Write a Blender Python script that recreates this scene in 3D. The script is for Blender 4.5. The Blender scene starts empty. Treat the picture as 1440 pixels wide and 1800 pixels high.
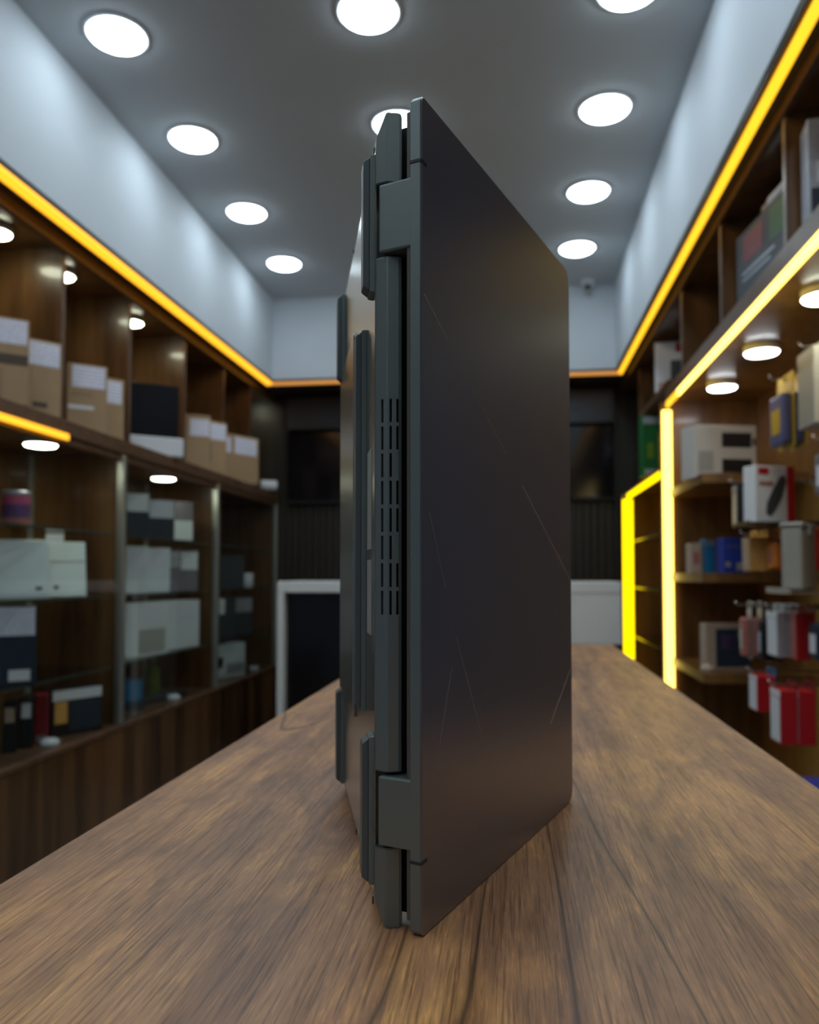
import bpy, bmesh, math, random
from mathutils import Vector, Matrix
random.seed(7)
S = bpy.context.scene
C = S.collection
R = math.radians
EYE = 1.15                    # height of the camera above the shop floor

# ------------------------------------------------------------------ camera
cd = bpy.data.cameras.new('camera')
cam = bpy.data.objects.new('camera', cd); C.objects.link(cam)
cam.location = (0, 0, EYE)
cam.rotation_euler = (R(90 + 2.066), 0, R(7.395))
cd.sensor_fit = 'VERTICAL'; cd.sensor_height = 36; cd.sensor_width = 28.8
cd.lens = 1386 / 1800 * 36
cd.shift_y = 60 / 1800
cd.clip_start = 0.01; cd.clip_end = 50
cd.dof.use_dof = True
cd.dof.focus_distance = 0.345
cd.dof.aperture_fstop = 10.5
S.camera = cam

# ------------------------------------------------------------------ world, exposure
w = bpy.data.worlds.new('world'); S.world = w; w.use_nodes = True
bg = w.node_tree.nodes['Background']
bg.inputs[0].default_value = (0.55, 0.62, 0.7, 1); bg.inputs[1].default_value = 0.05
S.view_settings.view_transform = 'Standard'
S.view_settings.look = 'None'
S.view_settings.gamma = 1
S.view_settings.use_curve_mapping = False
S.view_settings.exposure = 0.0
LAMP = 20.0                   # radiance of the round ceiling panels

# ------------------------------------------------------------------ materials
MATS = {}
def nt(name):
    m = bpy.data.materials.new(name); m.use_nodes = True
    t = m.node_tree
    return m, t, t.nodes['Principled BSDF']
def mat(name, col, rough=0.5, metal=0.0, spec=0.5, vary=0.0, scale=40, bump=0.0, coat=0.0):
    """plain procedural material: colour with a little noise"""
    if name in MATS: return MATS[name]
    m, t, b = nt(name)
    b.inputs['Roughness'].default_value = rough
    b.inputs['Metallic'].default_value = metal
    b.inputs['Specular IOR Level'].default_value = spec
    b.inputs['Coat Weight'].default_value = coat
    tc = t.nodes.new('ShaderNodeTexCoord')
    n = t.nodes.new('ShaderNodeTexNoise'); n.inputs['Scale'].default_value = scale; n.inputs['Detail'].default_value = 3
    t.links.new(tc.outputs['Object'], n.inputs['Vector'])
    mx = t.nodes.new('ShaderNodeMix'); mx.data_type = 'RGBA'
    mx.inputs[6].default_value = (*[c * (1 - vary) for c in col], 1)
    mx.inputs[7].default_value = (*[min(1, c * (1 + vary)) for c in col], 1)
    t.links.new(n.outputs['Fac'], mx.inputs[0])
    t.links.new(mx.outputs[2], b.inputs['Base Color'])
    if bump:
        bp = t.nodes.new('ShaderNodeBump'); bp.inputs['Strength'].default_value = bump; bp.inputs['Distance'].default_value = 0.001
        t.links.new(n.outputs['Fac'], bp.inputs['Height']); t.links.new(bp.outputs[0], b.inputs['Normal'])
    MATS[name] = m
    return m
def emit(name, col, strength):
    m, t, b = nt(name)
    b.inputs['Base Color'].default_value = (*[0.5 * c for c in col], 1)
    b.inputs['Emission Color'].default_value = (*col, 1)
    b.inputs['Emission Strength'].default_value = strength
    MATS[name] = m
    return m
def ramp(t, pts):
    r = t.nodes.new('ShaderNodeValToRGB')
    e = r.color_ramp.elements
    while len(e) < len(pts): e.new(0.5)
    for k, (p, c) in enumerate(pts):
        e[k].position = p; e[k].color = (*c, 1)
    return r
def wood(name, c0, c1, scale=(40, 3, 3), rough=0.3, coat=0.0):
    """shelf laminate, dark walnut: grain stretched along the axis with the small scale"""
    m, t, b = nt(name)
    tc = t.nodes.new('ShaderNodeTexCoord'); mp = t.nodes.new('ShaderNodeMapping')
    mp.inputs['Scale'].default_value = scale
    t.links.new(tc.outputs['Object'], mp.inputs[0])
    n = t.nodes.new('ShaderNodeTexNoise'); n.inputs['Scale'].default_value = 1; n.inputs['Detail'].default_value = 4; n.inputs['Roughness'].default_value = 0.65
    t.links.new(mp.outputs[0], n.inputs['Vector'])
    r = ramp(t, [(0.32, c0), (0.68, c1)])
    t.links.new(n.outputs['Fac'], r.inputs[0]); t.links.new(r.outputs[0], b.inputs['Base Color'])
    b.inputs['Roughness'].default_value = rough
    b.inputs['Coat Weight'].default_value = coat; b.inputs['Coat Roughness'].default_value = 0.07
    MATS[name] = m
    return m
def counter_wood():
    m, t, b = nt('counter_oak')
    L = t.links.new
    tc = t.nodes.new('ShaderNodeTexCoord')
    def noise(scale, detail=4, rough=0.6, dist=0.0):
        mp = t.nodes.new('ShaderNodeMapping'); mp.inputs['Scale'].default_value = scale
        L(tc.outputs['Object'], mp.inputs[0])
        n = t.nodes.new('ShaderNodeTexNoise'); n.inputs['Scale'].default_value = 1
        n.inputs['Detail'].default_value = detail; n.inputs['Roughness'].default_value = rough
        n.inputs['Distortion'].default_value = dist
        L(mp.outputs[0], n.inputs['Vector'])
        return n
    def mul(a, bsock, fac=1.0):
        x = t.nodes.new('ShaderNodeMix'); x.data_type = 'RGBA'; x.blend_type = 'MULTIPLY'
        x.inputs[0].default_value = fac
        L(a, x.inputs[6]); L(bsock, x.inputs[7]); return x.outputs[2]
    patch = noise((19, 6.5, 1), 5, 0.62, 0.8)
    r1 = ramp(t, [(0.30, (0.285, 0.145, 0.084)), (0.5, (0.48, 0.238, 0.116)), (0.70, (0.75, 0.385, 0.140))])
    L(patch.outputs['Fac'], r1.inputs[0])
    band = noise((55, 2.2, 1), 3, 0.55, 0.3)
    r2 = ramp(t, [(0.34, (0.62, 0.58, 0.58)), (0.6, (1, 1, 1))])
    L(band.outputs['Fac'], r2.inputs[0])
    fine = noise((620, 15, 1), 4, 0.7)
    r3 = ramp(t, [(0.36, (0.50, 0.46, 0.44)), (0.52, (1.08, 1.06, 1.03))])
    L(fine.outputs['Fac'], r3.inputs[0])
    pores = noise((800, 60, 1), 2, 0.5)
    r4 = ramp(t, [(0.52, (1, 1, 1)), (0.66, (1.30, 1.26, 1.16))])
    L(pores.outputs['Fac'], r4.inputs[0])
    # long thin cracks in the print
    cr = noise((7.5, 0.75, 1), 2, 0.4, 0.15)
    sub = t.nodes.new('ShaderNodeMath'); sub.operation = 'SUBTRACT'; sub.inputs[1].default_value = 0.535
    L(cr.outputs['Fac'], sub.inputs[0])
    ab = t.nodes.new('ShaderNodeMath'); ab.operation = 'ABSOLUTE'; L(sub.outputs[0], ab.inputs[0])
    r5 = ramp(t, [(0.0, (0.12, 0.11, 0.11)), (0.0045, (1, 1, 1))])
    L(ab.outputs[0], r5.inputs[0])
    c = mul(r1.outputs[0], r2.outputs[0]); c = mul(c, r3.outputs[0]); c = mul(c, r4.outputs[0]); c = mul(c, r5.outputs[0], 0.85)
    L(c, b.inputs['Base Color'])
    b.inputs['Roughness'].default_value = 0.40
    b.inputs['Specular IOR Level'].default_value = 0.65
    bp = t.nodes.new('ShaderNodeBump'); bp.inputs['Strength'].default_value = 0.35; bp.inputs['Distance'].default_value = 0.0006
    L(fine.outputs['Fac'], bp.inputs['Height']); L(bp.outputs[0], b.inputs['Normal'])
    MATS['counter_oak'] = m
    return m
def glass(name, tint=(0.965, 0.98, 0.97)):
    m = bpy.data.materials.new(name); m.use_nodes = True
    t = m.node_tree; t.nodes.clear()
    o = t.nodes.new('ShaderNodeOutputMaterial')
    tr = t.nodes.new('ShaderNodeBsdfTransparent'); tr.inputs[0].default_value = (*tint, 1)
    gl = t.nodes.new('ShaderNodeBsdfGlossy'); gl.inputs['Roughness'].default_value = 0.02
    lw = t.nodes.new('ShaderNodeLayerWeight'); lw.inputs[0].default_value = 0.5
    pw = t.nodes.new('ShaderNodeMath'); pw.operation = 'POWER'; pw.inputs[1].default_value = 4.0
    t.links.new(lw.outputs['Facing'], pw.inputs[0])
    fr = t.nodes.new('ShaderNodeMath'); fr.operation = 'MULTIPLY_ADD'; fr.inputs[1].default_value = 0.6; fr.inputs[2].default_value = 0.02
    t.links.new(pw.outputs[0], fr.inputs[0])
    mx = t.nodes.new('ShaderNodeMixShader')
    t.links.new(fr.outputs[0], mx.inputs[0]); t.links.new(tr.outputs[0], mx.inputs[1]); t.links.new(gl.outputs[0], mx.inputs[2])
    t.links.new(mx.outputs[0], o.inputs[0])
    MATS[name] = m
    return m
def striped(name, base, line, scale, lo=0.42, hi=0.5, rough=0.6):
    """paper with printed text rows: dark rows on the sheet (flat print)"""
    if name in MATS: return MATS[name]
    m, t, b = nt(name)
    tc = t.nodes.new('ShaderNodeTexCoord')
    wv = t.nodes.new('ShaderNodeTexWave'); wv.bands_direction = 'Z'; wv.inputs['Scale'].default_value = scale
    wv.inputs['Distortion'].default_value = 0.0
    n = t.nodes.new('ShaderNodeTexNoise'); n.inputs['Scale'].default_value = 90
    t.links.new(tc.outputs['Object'], wv.inputs[0]); t.links.new(tc.outputs['Object'], n.inputs[0])
    mu = t.nodes.new('ShaderNodeMath'); mu.operation = 'MULTIPLY'
    t.links.new(wv.outputs['Fac'], mu.inputs[0]); t.links.new(n.outputs['Fac'], mu.inputs[1])
    r = ramp(t, [(lo - 0.12, base), (hi, line)])
    t.links.new(mu.outputs[0], r.inputs[0]); t.links.new(r.outputs[0], b.inputs['Base Color'])
    b.inputs['Roughness'].default_value = rough
    MATS[name] = m
    return m

mat('paint_white', (0.61, 0.645, 0.685), 0.7, vary=0.03, scale=6, bump=0.1)
mat('paint_ceiling', (0.52, 0.545, 0.575), 0.8, vary=0.02, scale=5)
mat('paint_wall', (0.40, 0.45, 0.54), 0.8, vary=0.03, scale=4)
mat('paint_navy', (0.10, 0.14, 0.24), 0.7, vary=0.04, scale=4)
mat('floor_tile', (0.20, 0.19, 0.18), 0.35, vary=0.12, scale=3)
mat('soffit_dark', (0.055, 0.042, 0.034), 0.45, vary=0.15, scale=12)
wood('walnut', (0.075, 0.033, 0.013), (0.23, 0.115, 0.042), (11, 11, 1.1), 0.30, 0.5)
wood('walnut_panel', (0.030, 0.012, 0.005), (0.205, 0.098, 0.033), (9, 9, 0.5), 0.32, 0.15)
wood('walnut_edge', (0.10, 0.050, 0.026), (0.16, 0.085, 0.045), (4, 20, 20), 0.35)
wood('walnut_right', (0.10, 0.045, 0.014), (0.26, 0.125, 0.036), (11, 11, 1.1), 0.30, 0.2)
wood('lid_reflect_wood', (0.42, 0.22, 0.085), (0.68, 0.40, 0.165), (11, 11, 1.1), 0.35)  # pale wood of the unseen end panel, picked for its reflection in the lid
wood('slat_dark', (0.012, 0.010, 0.008), (0.036, 0.028, 0.020), (30, 30, 1.2), 0.4)
counter_wood()
wood('counter_side', (0.06, 0.03, 0.017), (0.15, 0.08, 0.045), (20, 3, 3), 0.4)
glass('clear_glass')
mat('glass_edge', (0.07, 0.09, 0.08), 0.15, spec=0.7)
mat('aluminium', (0.55, 0.57, 0.52), 0.32, 0.85, vary=0.05)
mat('aluminium_matt', (0.50, 0.52, 0.49), 0.5, 0.3, vary=0.05)
mat('steel', (0.55, 0.55, 0.56), 0.25, 1.0)
mat('white_laminate', (0.78, 0.79, 0.79), 0.35, vary=0.02)
mat('black_gloss', (0.006, 0.006, 0.008), 0.12, spec=0.5)
mat('screen_black', (0.004, 0.004, 0.008), 0.4, spec=0.15)
mat('black_matt', (0.012, 0.012, 0.014), 0.6, vary=0.2)
mat('navy_panel', (0.018, 0.026, 0.040), 0.35, vary=0.1)
mat('lamp_rim', (0.75, 0.76, 0.78), 0.4)
emit('lamp_panel', (0.74, 0.90, 1.0), LAMP)
emit('lamp_warm_white', (0.97, 1.0, 0.78), 20.0)
emit('lamp_cubby', (0.97, 1.0, 0.74), 17.0)
emit('lamp_cool_white', (0.90, 0.95, 1.0), 16.0)
emit('led_amber', (1.0, 0.44, 0.02), 1.7)
emit('led_amber_dim', (1.0, 0.42, 0.09), 0.62)
emit('led_yellow', (1.0, 0.50, 0.02), 1.7)
emit('led_bright', (1.0, 0.68, 0.12), 4.0)
emit('led_unit_two', (1.0, 0.70, 0.0), 2.2)
# laptop
mat('laptop_body', (0.22, 0.265, 0.262), 0.42, 0.70, vary=0.03, scale=900)
mat('laptop_bottom', (0.34, 0.35, 0.325), 0.24, 0.85, vary=0.02, scale=900)
mat('laptop_lid', (0.31, 0.31, 0.335), 0.34, 0.85, vary=0.03, scale=1200)
mat('laptop_line', (0.85, 0.80, 0.70), 0.25, 0.9)  # glint of the lid grooves put into a pale metal colour
mat('rubber', (0.17, 0.21, 0.205), 0.42, 0.3, vary=0.05, scale=200)
mat('rubber_dark', (0.11, 0.135, 0.14), 0.42, 0.3, vary=0.05, scale=200)
mat('plastic_black', (0.006, 0.006, 0.006), 0.7)
mat('plastic_hinge', (0.020, 0.020, 0.020), 0.5)
mat('bezel_lip', (0.13, 0.125, 0.11), 0.42, 0.4)
mat('antenna_band', (0.030, 0.034, 0.036), 0.5)
mat('strip_grey', (0.34, 0.36, 0.33), 0.5, vary=0.08, scale=300)
mat('screen_glass', (0.005, 0.005, 0.006), 0.05)
# goods
mat('cardboard', (0.40, 0.262, 0.142), 0.75, vary=0.08, scale=25)
mat('cardboard_dark', (0.32, 0.21, 0.115), 0.75, vary=0.08, scale=25)  # darker brown of the tape and the printed logo
mat('ink_brown', (0.085, 0.062, 0.045), 0.7, vary=0.15)
striped('label_paper', (0.82, 0.83, 0.95), (0.50, 0.51, 0.62), 22)
mat('paper_white', (0.74, 0.76, 0.80), 0.6, vary=0.03)
mat('box_white', (0.74, 0.82, 0.82), 0.45, vary=0.03)
mat('box_cream', (0.58, 0.55, 0.50), 0.5, vary=0.04)
mat('box_grey', (0.20, 0.19, 0.21), 0.5, vary=0.06)
mat('box_slate', (0.050, 0.062, 0.074), 0.5, vary=0.1)
mat('box_navy', (0.020, 0.034, 0.056), 0.45, vary=0.15)
mat('box_black', (0.012, 0.012, 0.014), 0.4, vary=0.1)
mat('pink', (0.55, 0.10, 0.22), 0.4, vary=0.2, scale=60)
mat('purple', (0.14, 0.07, 0.20), 0.4, vary=0.5, scale=70)
mat('salmon', (0.42, 0.16, 0.14), 0.4, vary=0.4, scale=70)
mat('red', (0.50, 0.012, 0.016), 0.35, vary=0.1)
mat('dark_red', (0.20, 0.008, 0.014), 0.4, vary=0.15)
mat('orange', (0.72, 0.22, 0.03), 0.35, vary=0.2, scale=50)
mat('amber_pack', (0.70, 0.38, 0.10), 0.35, vary=0.2, scale=50)
mat('yellow', (0.58, 0.38, 0.02), 0.4, vary=0.1)
mat('blue', (0.025, 0.055, 0.34), 0.35, vary=0.15)
mat('sky_blue', (0.02, 0.17, 0.36), 0.35, vary=0.15)
mat('indigo', (0.085, 0.095, 0.24), 0.4, vary=0.15)
mat('green', (0.015, 0.13, 0.03), 0.4, vary=0.25, scale=30)
mat('lime', (0.13, 0.22, 0.02), 0.4, vary=0.2)
mat('silver_print', (0.45, 0.48, 0.54), 0.35, 0.3, vary=0.35, scale=45)
mat('grey_plastic', (0.36, 0.35, 0.31), 0.45, vary=0.04)
mat('skin_beige', (0.48, 0.36, 0.27), 0.5, vary=0.1)
mat('clear_blister', (0.42, 0.41, 0.41), 0.2, spec=0.8, vary=0.15, scale=60)

# ------------------------------------------------------------------ mesh helpers
def nb(): return bmesh.new()
def bx(bm, x0, x1, y0, y1, z0, z1, bev=0.0, seg=1):
    vs = [bm.verts.new(p) for p in ((x0,y0,z0),(x1,y0,z0),(x1,y1,z0),(x0,y1,z0),(x0,y0,z1),(x1,y0,z1),(x1,y1,z1),(x0,y1,z1))]
    fs = [bm.faces.new([vs[i] for i in q]) for q in ((3,2,1,0),(4,5,6,7),(0,1,5,4),(1,2,6,5),(2,3,7,6),(3,0,4,7))]
    if bev:
        es = {e for f in fs for e in f.edges}
        bmesh.ops.bevel(bm, geom=list(es), offset=bev, segments=seg, affect='EDGES', profile=0.5)
    return bm
def prism(bm, pts, axis, a0, a1, bev=0.0):
    """polygon pts (two coords) extruded along axis 'x','y','z' from a0 to a1"""
    def P(p, a):
        return {'x': (a, p[0], p[1]), 'y': (p[0], a, p[1]), 'z': (p[0], p[1], a)}[axis]
    lo = [bm.verts.new(P(p, a0)) for p in pts]; hi = [bm.verts.new(P(p, a1)) for p in pts]
    n = len(pts); fs = [bm.faces.new(lo[::-1]), bm.faces.new(hi)]
    for i in range(n):
        fs.append(bm.faces.new((lo[i], lo[(i+1)%n], hi[(i+1)%n], hi[i])))
    bmesh.ops.recalc_face_normals(bm, faces=fs)
    if bev:
        es = [e for e in {e for f in fs for e in f.edges} if e.is_manifold and e.calc_face_angle(0) > 0.6]
        bmesh.ops.bevel(bm, geom=es, offset=bev, segments=1, affect='EDGES')
    return bm
def lathe(bm, prof, n=32, o=(0, 0, 0), axis='z'):
    rings = []
    for r, z in prof:
        ring = []
        for k in range(n):
            a = 2 * math.pi * k / n
            p = (r * math.cos(a), r * math.sin(a), z)
            if axis == 'x': p = (p[2], p[0], p[1])
            if axis == 'y': p = (p[0], p[2], p[1])
            ring.append(bm.verts.new((o[0]+p[0], o[1]+p[1], o[2]+p[2])))
        rings.append(ring)
    fs = []
    for a, b in zip(rings, rings[1:]):
        for k in range(n): fs.append(bm.faces.new((a[k], a[(k+1)%n], b[(k+1)%n], b[k])))
    if prof[0][0] > 0: fs.append(bm.faces.new(rings[0][::-1]))
    if prof[-1][0] > 0: fs.append(bm.faces.new(rings[-1]))
    bmesh.ops.remove_doubles(bm, verts=bm.verts[:], dist=1e-7)
    bmesh.ops.recalc_face_normals(bm, faces=bm.faces[:])
    return bm
def tube(bm, pts, r, n=8):
    pts = [Vector(p) for p in pts]; rings = []
    for i, p in enumerate(pts):
        d = (pts[min(i+1, len(pts)-1)] - pts[max(i-1, 0)]).normalized()
        a = d.orthogonal().normalized() if i == 0 else (prev - d * prev.dot(d)).normalized()
        prev = a; b = d.cross(a)
        rings.append([bm.verts.new(p + (a*math.cos(2*math.pi*k/n) + b*math.sin(2*math.pi*k/n)) * r) for k in range(n)])
    for A, B in zip(rings, rings[1:]):
        for k in range(n): bm.faces.new((A[k], A[(k+1)%n], B[(k+1)%n], B[k]))
    bm.faces.new(rings[0][::-1]); bm.faces.new(rings[-1])
    bmesh.ops.recalc_face_normals(bm, faces=bm.faces[:])
    return bm
def rrect(u0, u1, z0, z1, radii, seg=5):
    """rounded rectangle, radii for corners (u0z0, u1z0, u1z1, u0z1), counter-clockwise"""
    out = []
    for (cu, cz, a0), r in zip(((u0, z0, 180), (u1, z0, 270), (u1, z1, 0), (u0, z1, 90)), radii):
        su = 1 if cu == u0 else -1; sz = 1 if cz == z0 else -1
        for k in range(seg + 1):
            a = R(a0 + 90 * k / seg)
            out.append((cu + su * r + r * math.cos(a), cz + sz * r + r * math.sin(a)))
    return out
def mesh(name, bm, m, smooth=False):
    me = bpy.data.meshes.new(name); bm.to_mesh(me); bm.free()
    me.materials.append(MATS[m])
    if smooth:
        for p in me.polygons: p.use_smooth = True
    return me
def obj(name, bm, m, parent=None, loc=(0, 0, 0), rz=0.0, smooth=False):
    me = bm if isinstance(bm, bpy.types.Mesh) else mesh(name, bm, m, smooth)
    o = bpy.data.objects.new(name, me); C.objects.link(o)
    o.location = loc; o.rotation_euler = (0, 0, rz)
    if parent: o.parent = parent
    return o
def tag(o, label, cat, group=None):
    o['label'] = label; o['category'] = cat
    if group: o['group'] = group
    return o
def thing(name, label, cat, loc=(0, 0, 0), rz=0.0, group=None):
    o = bpy.data.objects.new(name, None); C.objects.link(o)
    o.empty_display_size = 0.05
    o.location = loc; o.rotation_euler = (0, 0, rz)
    return tag(o, label, cat, group)
def struct(name, bm, m):
    o = obj(name, bm, m); o['kind'] = 'structure'; return o
def box(name, m, parent, x0, x1, y0, y1, z0, z1, bev=0.0):
    return obj(name, bx(nb(), x0, x1, y0, y1, z0, z1, bev), m, parent)

# all coordinates below are relative to the camera (z = 0 at eye level);
# everything is lifted by EYE at the very end.
FLOOR, COUNTER, COVE, CEIL = -EYE, -0.153, 1.24, 1.775
XL, XR, YB, YF = -2.05, 1.17, 5.30, -2.6        # outer walls
FL, FR, FB = -1.52, 0.63, 4.87                  # faces of the white bulkheads

# ------------------------------------------------------------------ the room
struct('floor', bx(nb(), XL, XR, YF, YB, FLOOR - 0.1, FLOOR), 'floor_tile')
struct('ceiling', bx(nb(), XL, XR, YF, YB, CEIL, CEIL + 0.1), 'paint_ceiling')
struct('wall_left', bx(nb(), XL - 0.1, XL - 0.002, YF, YB, FLOOR, CEIL), 'paint_wall')
struct('wall_right', bx(nb(), XR + 0.002, XR + 0.1, YF, YB, FLOOR, CEIL), 'paint_navy')  # out of view; navy chosen for the blue reflection in the laptop lid
struct('wall_front', bx(nb(), XL, XR, YF - 0.1, YF, FLOOR, CEIL), 'paint_wall')
wb = struct('wall_back', bx(nb(), XL, XR, YB, YB + 0.1, FLOOR, CEIL), 'slat_dark')
# white bulkheads above the shelves and their dark undersides
struct('trim_1', bx(nb(), XL, FL, YF, YB, COVE + 0.012, CEIL), 'paint_white')
struct('trim_2', bx(nb(), FR, XR, YF, YB, COVE + 0.012, CEIL), 'paint_white')
struct('trim_3', bx(nb(), FL, FR, FB, YB, COVE + 0.012, CEIL), 'paint_white')
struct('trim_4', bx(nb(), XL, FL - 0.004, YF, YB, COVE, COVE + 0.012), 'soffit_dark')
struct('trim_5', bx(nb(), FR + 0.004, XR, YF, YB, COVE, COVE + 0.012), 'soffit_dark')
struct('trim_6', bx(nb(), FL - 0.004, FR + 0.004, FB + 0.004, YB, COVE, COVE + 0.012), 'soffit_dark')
# vertical slats on the back wall
sm = mesh('slat', bx(nb(), -0.017, 0.017, -0.018, 0, FLOOR, COVE, 0.003), 'slat_dark')
x = -1.575
while x < 0.70:
    obj('slat', sm, None, wb, (x, YB, 0)); x += 0.048

# amber light lines under the bulkheads
def light_line(name, label, bm_c, bm_d, m):
    t = thing(name, label, 'light strip')
    obj('channel', bm_c, 'soffit_dark', t); obj('diffuser', bm_d, m, t)
    return t
light_line('cove_light', 'long amber light strip along the bottom edge of the left white bulkhead', bx(nb(), FL-0.056, FL-0.004, YF+0.02, FB+0.052, COVE-0.004, COVE),
           prism(nb(), [(FL-0.006, YF+0.02), (FL-0.006, FB+0.004), (FL-0.050, FB+0.048), (FL-0.050, YF+0.02)], 'z', COVE-0.016, COVE-0.004), 'led_amber')
light_line('cove_light', 'long yellow light strip under the right white bulkhead above the cubby shelves', bx(nb(), FR+0.006, FR+0.052, YF+0.02, FB+0.052, COVE-0.004, COVE),
           prism(nb(), [(FR+0.020, YF+0.02), (FR+0.044, YF+0.02), (FR+0.044, FB+0.044), (FR+0.020, FB+0.010)], 'z', COVE-0.016, COVE-0.004), 'led_yellow')
light_line('cove_light', 'short dim amber light strip across the white bulkhead of the back wall', bx(nb(), FL-0.002, FR+0.004, FB+0.004, FB+0.052, COVE-0.004, COVE),
           prism(nb(), [(FL-0.004, FB+0.006), (FR+0.011, FB+0.006), (FR+0.040, FB+0.046), (FL-0.044, FB+0.046)], 'z', COVE-0.016, COVE-0.004), 'led_amber_dim')

# ------------------------------------------------------------------ round ceiling panels
rim_me = mesh('rim', lathe(nb(), [(0.091, 0.0), (0.102, 0.0), (0.102, -0.004), (0.099, -0.007), (0.091, -0.007), (0.091, 0.0)], 48), 'lamp_rim', True)
dif_me = mesh('diffuser', lathe(nb(), [(0.0, -0.024), (0.03, -0.0235), (0.055, -0.022), (0.075, -0.0185), (0.086, -0.0130), (0.091, -0.0065), (0.091, -0.001)], 48), 'lamp_panel', True)
rows = [2.385, 3.010, 3.665, 4.305]
cols = [(-1.280, 'left'), (-0.440, 'middle'), (0.360, 'right')]
order = ['nearest', 'second', 'third', 'farthest']
for ci, (x, side) in enumerate(cols):
    for k in range(4):
        t = thing('ceiling_light', f'round white ceiling panel light, {order[k]} of the four in the {side} row', 'ceiling light', (x, rows[k], CEIL), group='round ceiling panel lights')
        obj('rim', rim_me, None, t); obj('diffuser', dif_me, None, t)
    for k in range(1, 7):  # unseen lights added to brighten the near side of the laptop
        t = thing('ceiling_light', 'unseen round white ceiling panel light added overhead towards the shop entrance', 'ceiling light', (x, rows[0] - 0.645 * k, CEIL), group='unseen round ceiling panel lights added near the entrance')
        obj('rim', rim_me, None, t); obj('diffuser', dif_me, None, t)

# security camera in the far right ceiling corner
t = thing('security_camera', 'small white dome security camera in the far ceiling corner', 'camera', (0.46, 4.80, CEIL))
obj('base', lathe(nb(), [(0.0, 0.0), (0.042, 0.0), (0.042, -0.018), (0.034, -0.024), (0.0, -0.024)], 24), 'lamp_rim', t, smooth=True)
obj('ball', lathe(nb(), [(0.0, -0.075), (0.014, -0.072), (0.025, -0.062), (0.030, -0.048), (0.027, -0.034), (0.018, -0.022)], 24), 'aluminium_matt', t, smooth=True)
obj('lens', lathe(nb(), [(0.0, -0.034), (0.010, -0.033), (0.015, -0.029), (0.015, -0.015)], 20, (0, 0, -0.050), 'y'), 'black_gloss', t, smooth=True)

# ------------------------------------------------------------------ counter
CX0, CX1, CY0, CY1 = -0.253, 0.218, -1.2, 1.775
ct = thing('service_counter', 'long brown wood counter in the middle of the shop carrying the laptop', 'counter', (0, 0, FLOOR))
o = obj('countertop', bx(nb(), CX0, CX1, CY0, CY1, COUNTER - 0.036 - FLOOR, COUNTER - FLOOR, 0.0015), 'counter_oak', ct)
box('body', 'counter_side', ct, CX0 + 0.03, CX1 - 0.03, CY0 + 0.03, CY1 - 0.03, 0.08, COUNTER - 0.036 - FLOOR)
box('plinth', 'black_matt', ct, CX0 + 0.06, CX1 - 0.06, CY0 + 0.06, CY1 - 0.06, 0, 0.08)

# ------------------------------------------------------------------ laptop
LH, LD, BH = 0.363, 0.2288, 0.3605
lap = thing('laptop', 'dark grey laptop standing upright half open on the wood counter, hinge towards the camera', 'laptop', (-0.048, 0.338, COUNTER))
def under(loc): return (loc[0] + 0.048, loc[1] - 0.338, 0)
BANG, LANG = R(16.0), R(-20.04)
T = 0.0114
def ringslab(bm, u0, u1, z0, z1, ins, tb=0.0041):
    """slab whose bottom side (x=0) is inset by ins = near, far, low, high"""
    def ring(t, k): return [bm.verts.new(p) for p in ((t, u0+ins[0]*k, z0+ins[2]*k), (t, u1-ins[1]*k, z0+ins[2]*k), (t, u1-ins[1]*k, z1-ins[3]*k), (t, u0+ins[0]*k, z1-ins[3]*k))]
    rs = [ring(0, 1), ring(tb, 0), ring(T - 0.0008, 0), ring(T, 0.15)]
    fs = [bm.faces.new(rs[0]), bm.faces.new(rs[-1][::-1])]
    for a, b in zip(rs, rs[1:]):
        for k in range(4): fs.append(bm.faces.new((a[k], a[(k+1) % 4], b[(k+1) % 4], b[k])))
    bmesh.ops.recalc_face_normals(bm, faces=fs)
    es = [e for e in {e for f in fs for e in f.edges}]
    bmesh.ops.bevel(bm, geom=es, offset=0.0004, segments=2, affect='EDGES')
bm = nb()
ringslab(bm, 0.0130, LD, 0, BH, (0.0, 0.006, 0.010, 0.010))
ringslab(bm, 0.0, 0.0136, 0.3285, BH, (0.0042, 0.0, 0.0006, 0.010))
ringslab(bm, 0.0, 0.0136, 0.0, 0.0342, (0.0042, 0.0, 0.010, 0.0006))
base = obj('base', bm, 'laptop_body', lap, under((-0.0588, 0.341)), BANG)
# rear spine of the base between the hinges, with the slots of the air outlet cut through
zc0, zc1 = 0.0668, 0.2952
rowsz = []
pitch, sl = 0.01215, 0.01045
ztop = 0.2309
for k in range(8): rowsz.append((ztop - k * pitch - sl, ztop - k * pitch))
def bev_u(t): return 0.0042 + (0.0004 - 0.0042) * (t - 0.0003) / (0.0043 - 0.0003)
P2 = [(0.0, 0.0136), (0.0, 0.0050), (0.0003, 0.0042), (0.0022, bev_u(0.0022)), (0.0031, bev_u(0.0031)), (0.0043, 0.0004), (0.0050, 0.0),
      (0.0057, 0.0), (0.0067, 0.0), (0.0087, 0.0), (0.0097, 0.0), (T - 0.0004, 0.0004), (T, 0.0014), (T, 0.0136)]
cut = {3, 7, 9}
zs = [zc0, zc0 + 0.0006] + sorted([z for r in rowsz for z in r]) + [zc1 - 0.0006, zc1]
cutz = set(range(2, 2 + 16, 2))
bm = nb()
grid = []
for j, z in enumerate(zs):
    e = 0.0005 if j in (0, len(zs) - 1) else 0.0
    grid.append([bm.verts.new((min(max(t, e), T - e), u + (e if u < 0.005 else 0), z)) for t, u in P2])
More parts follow.
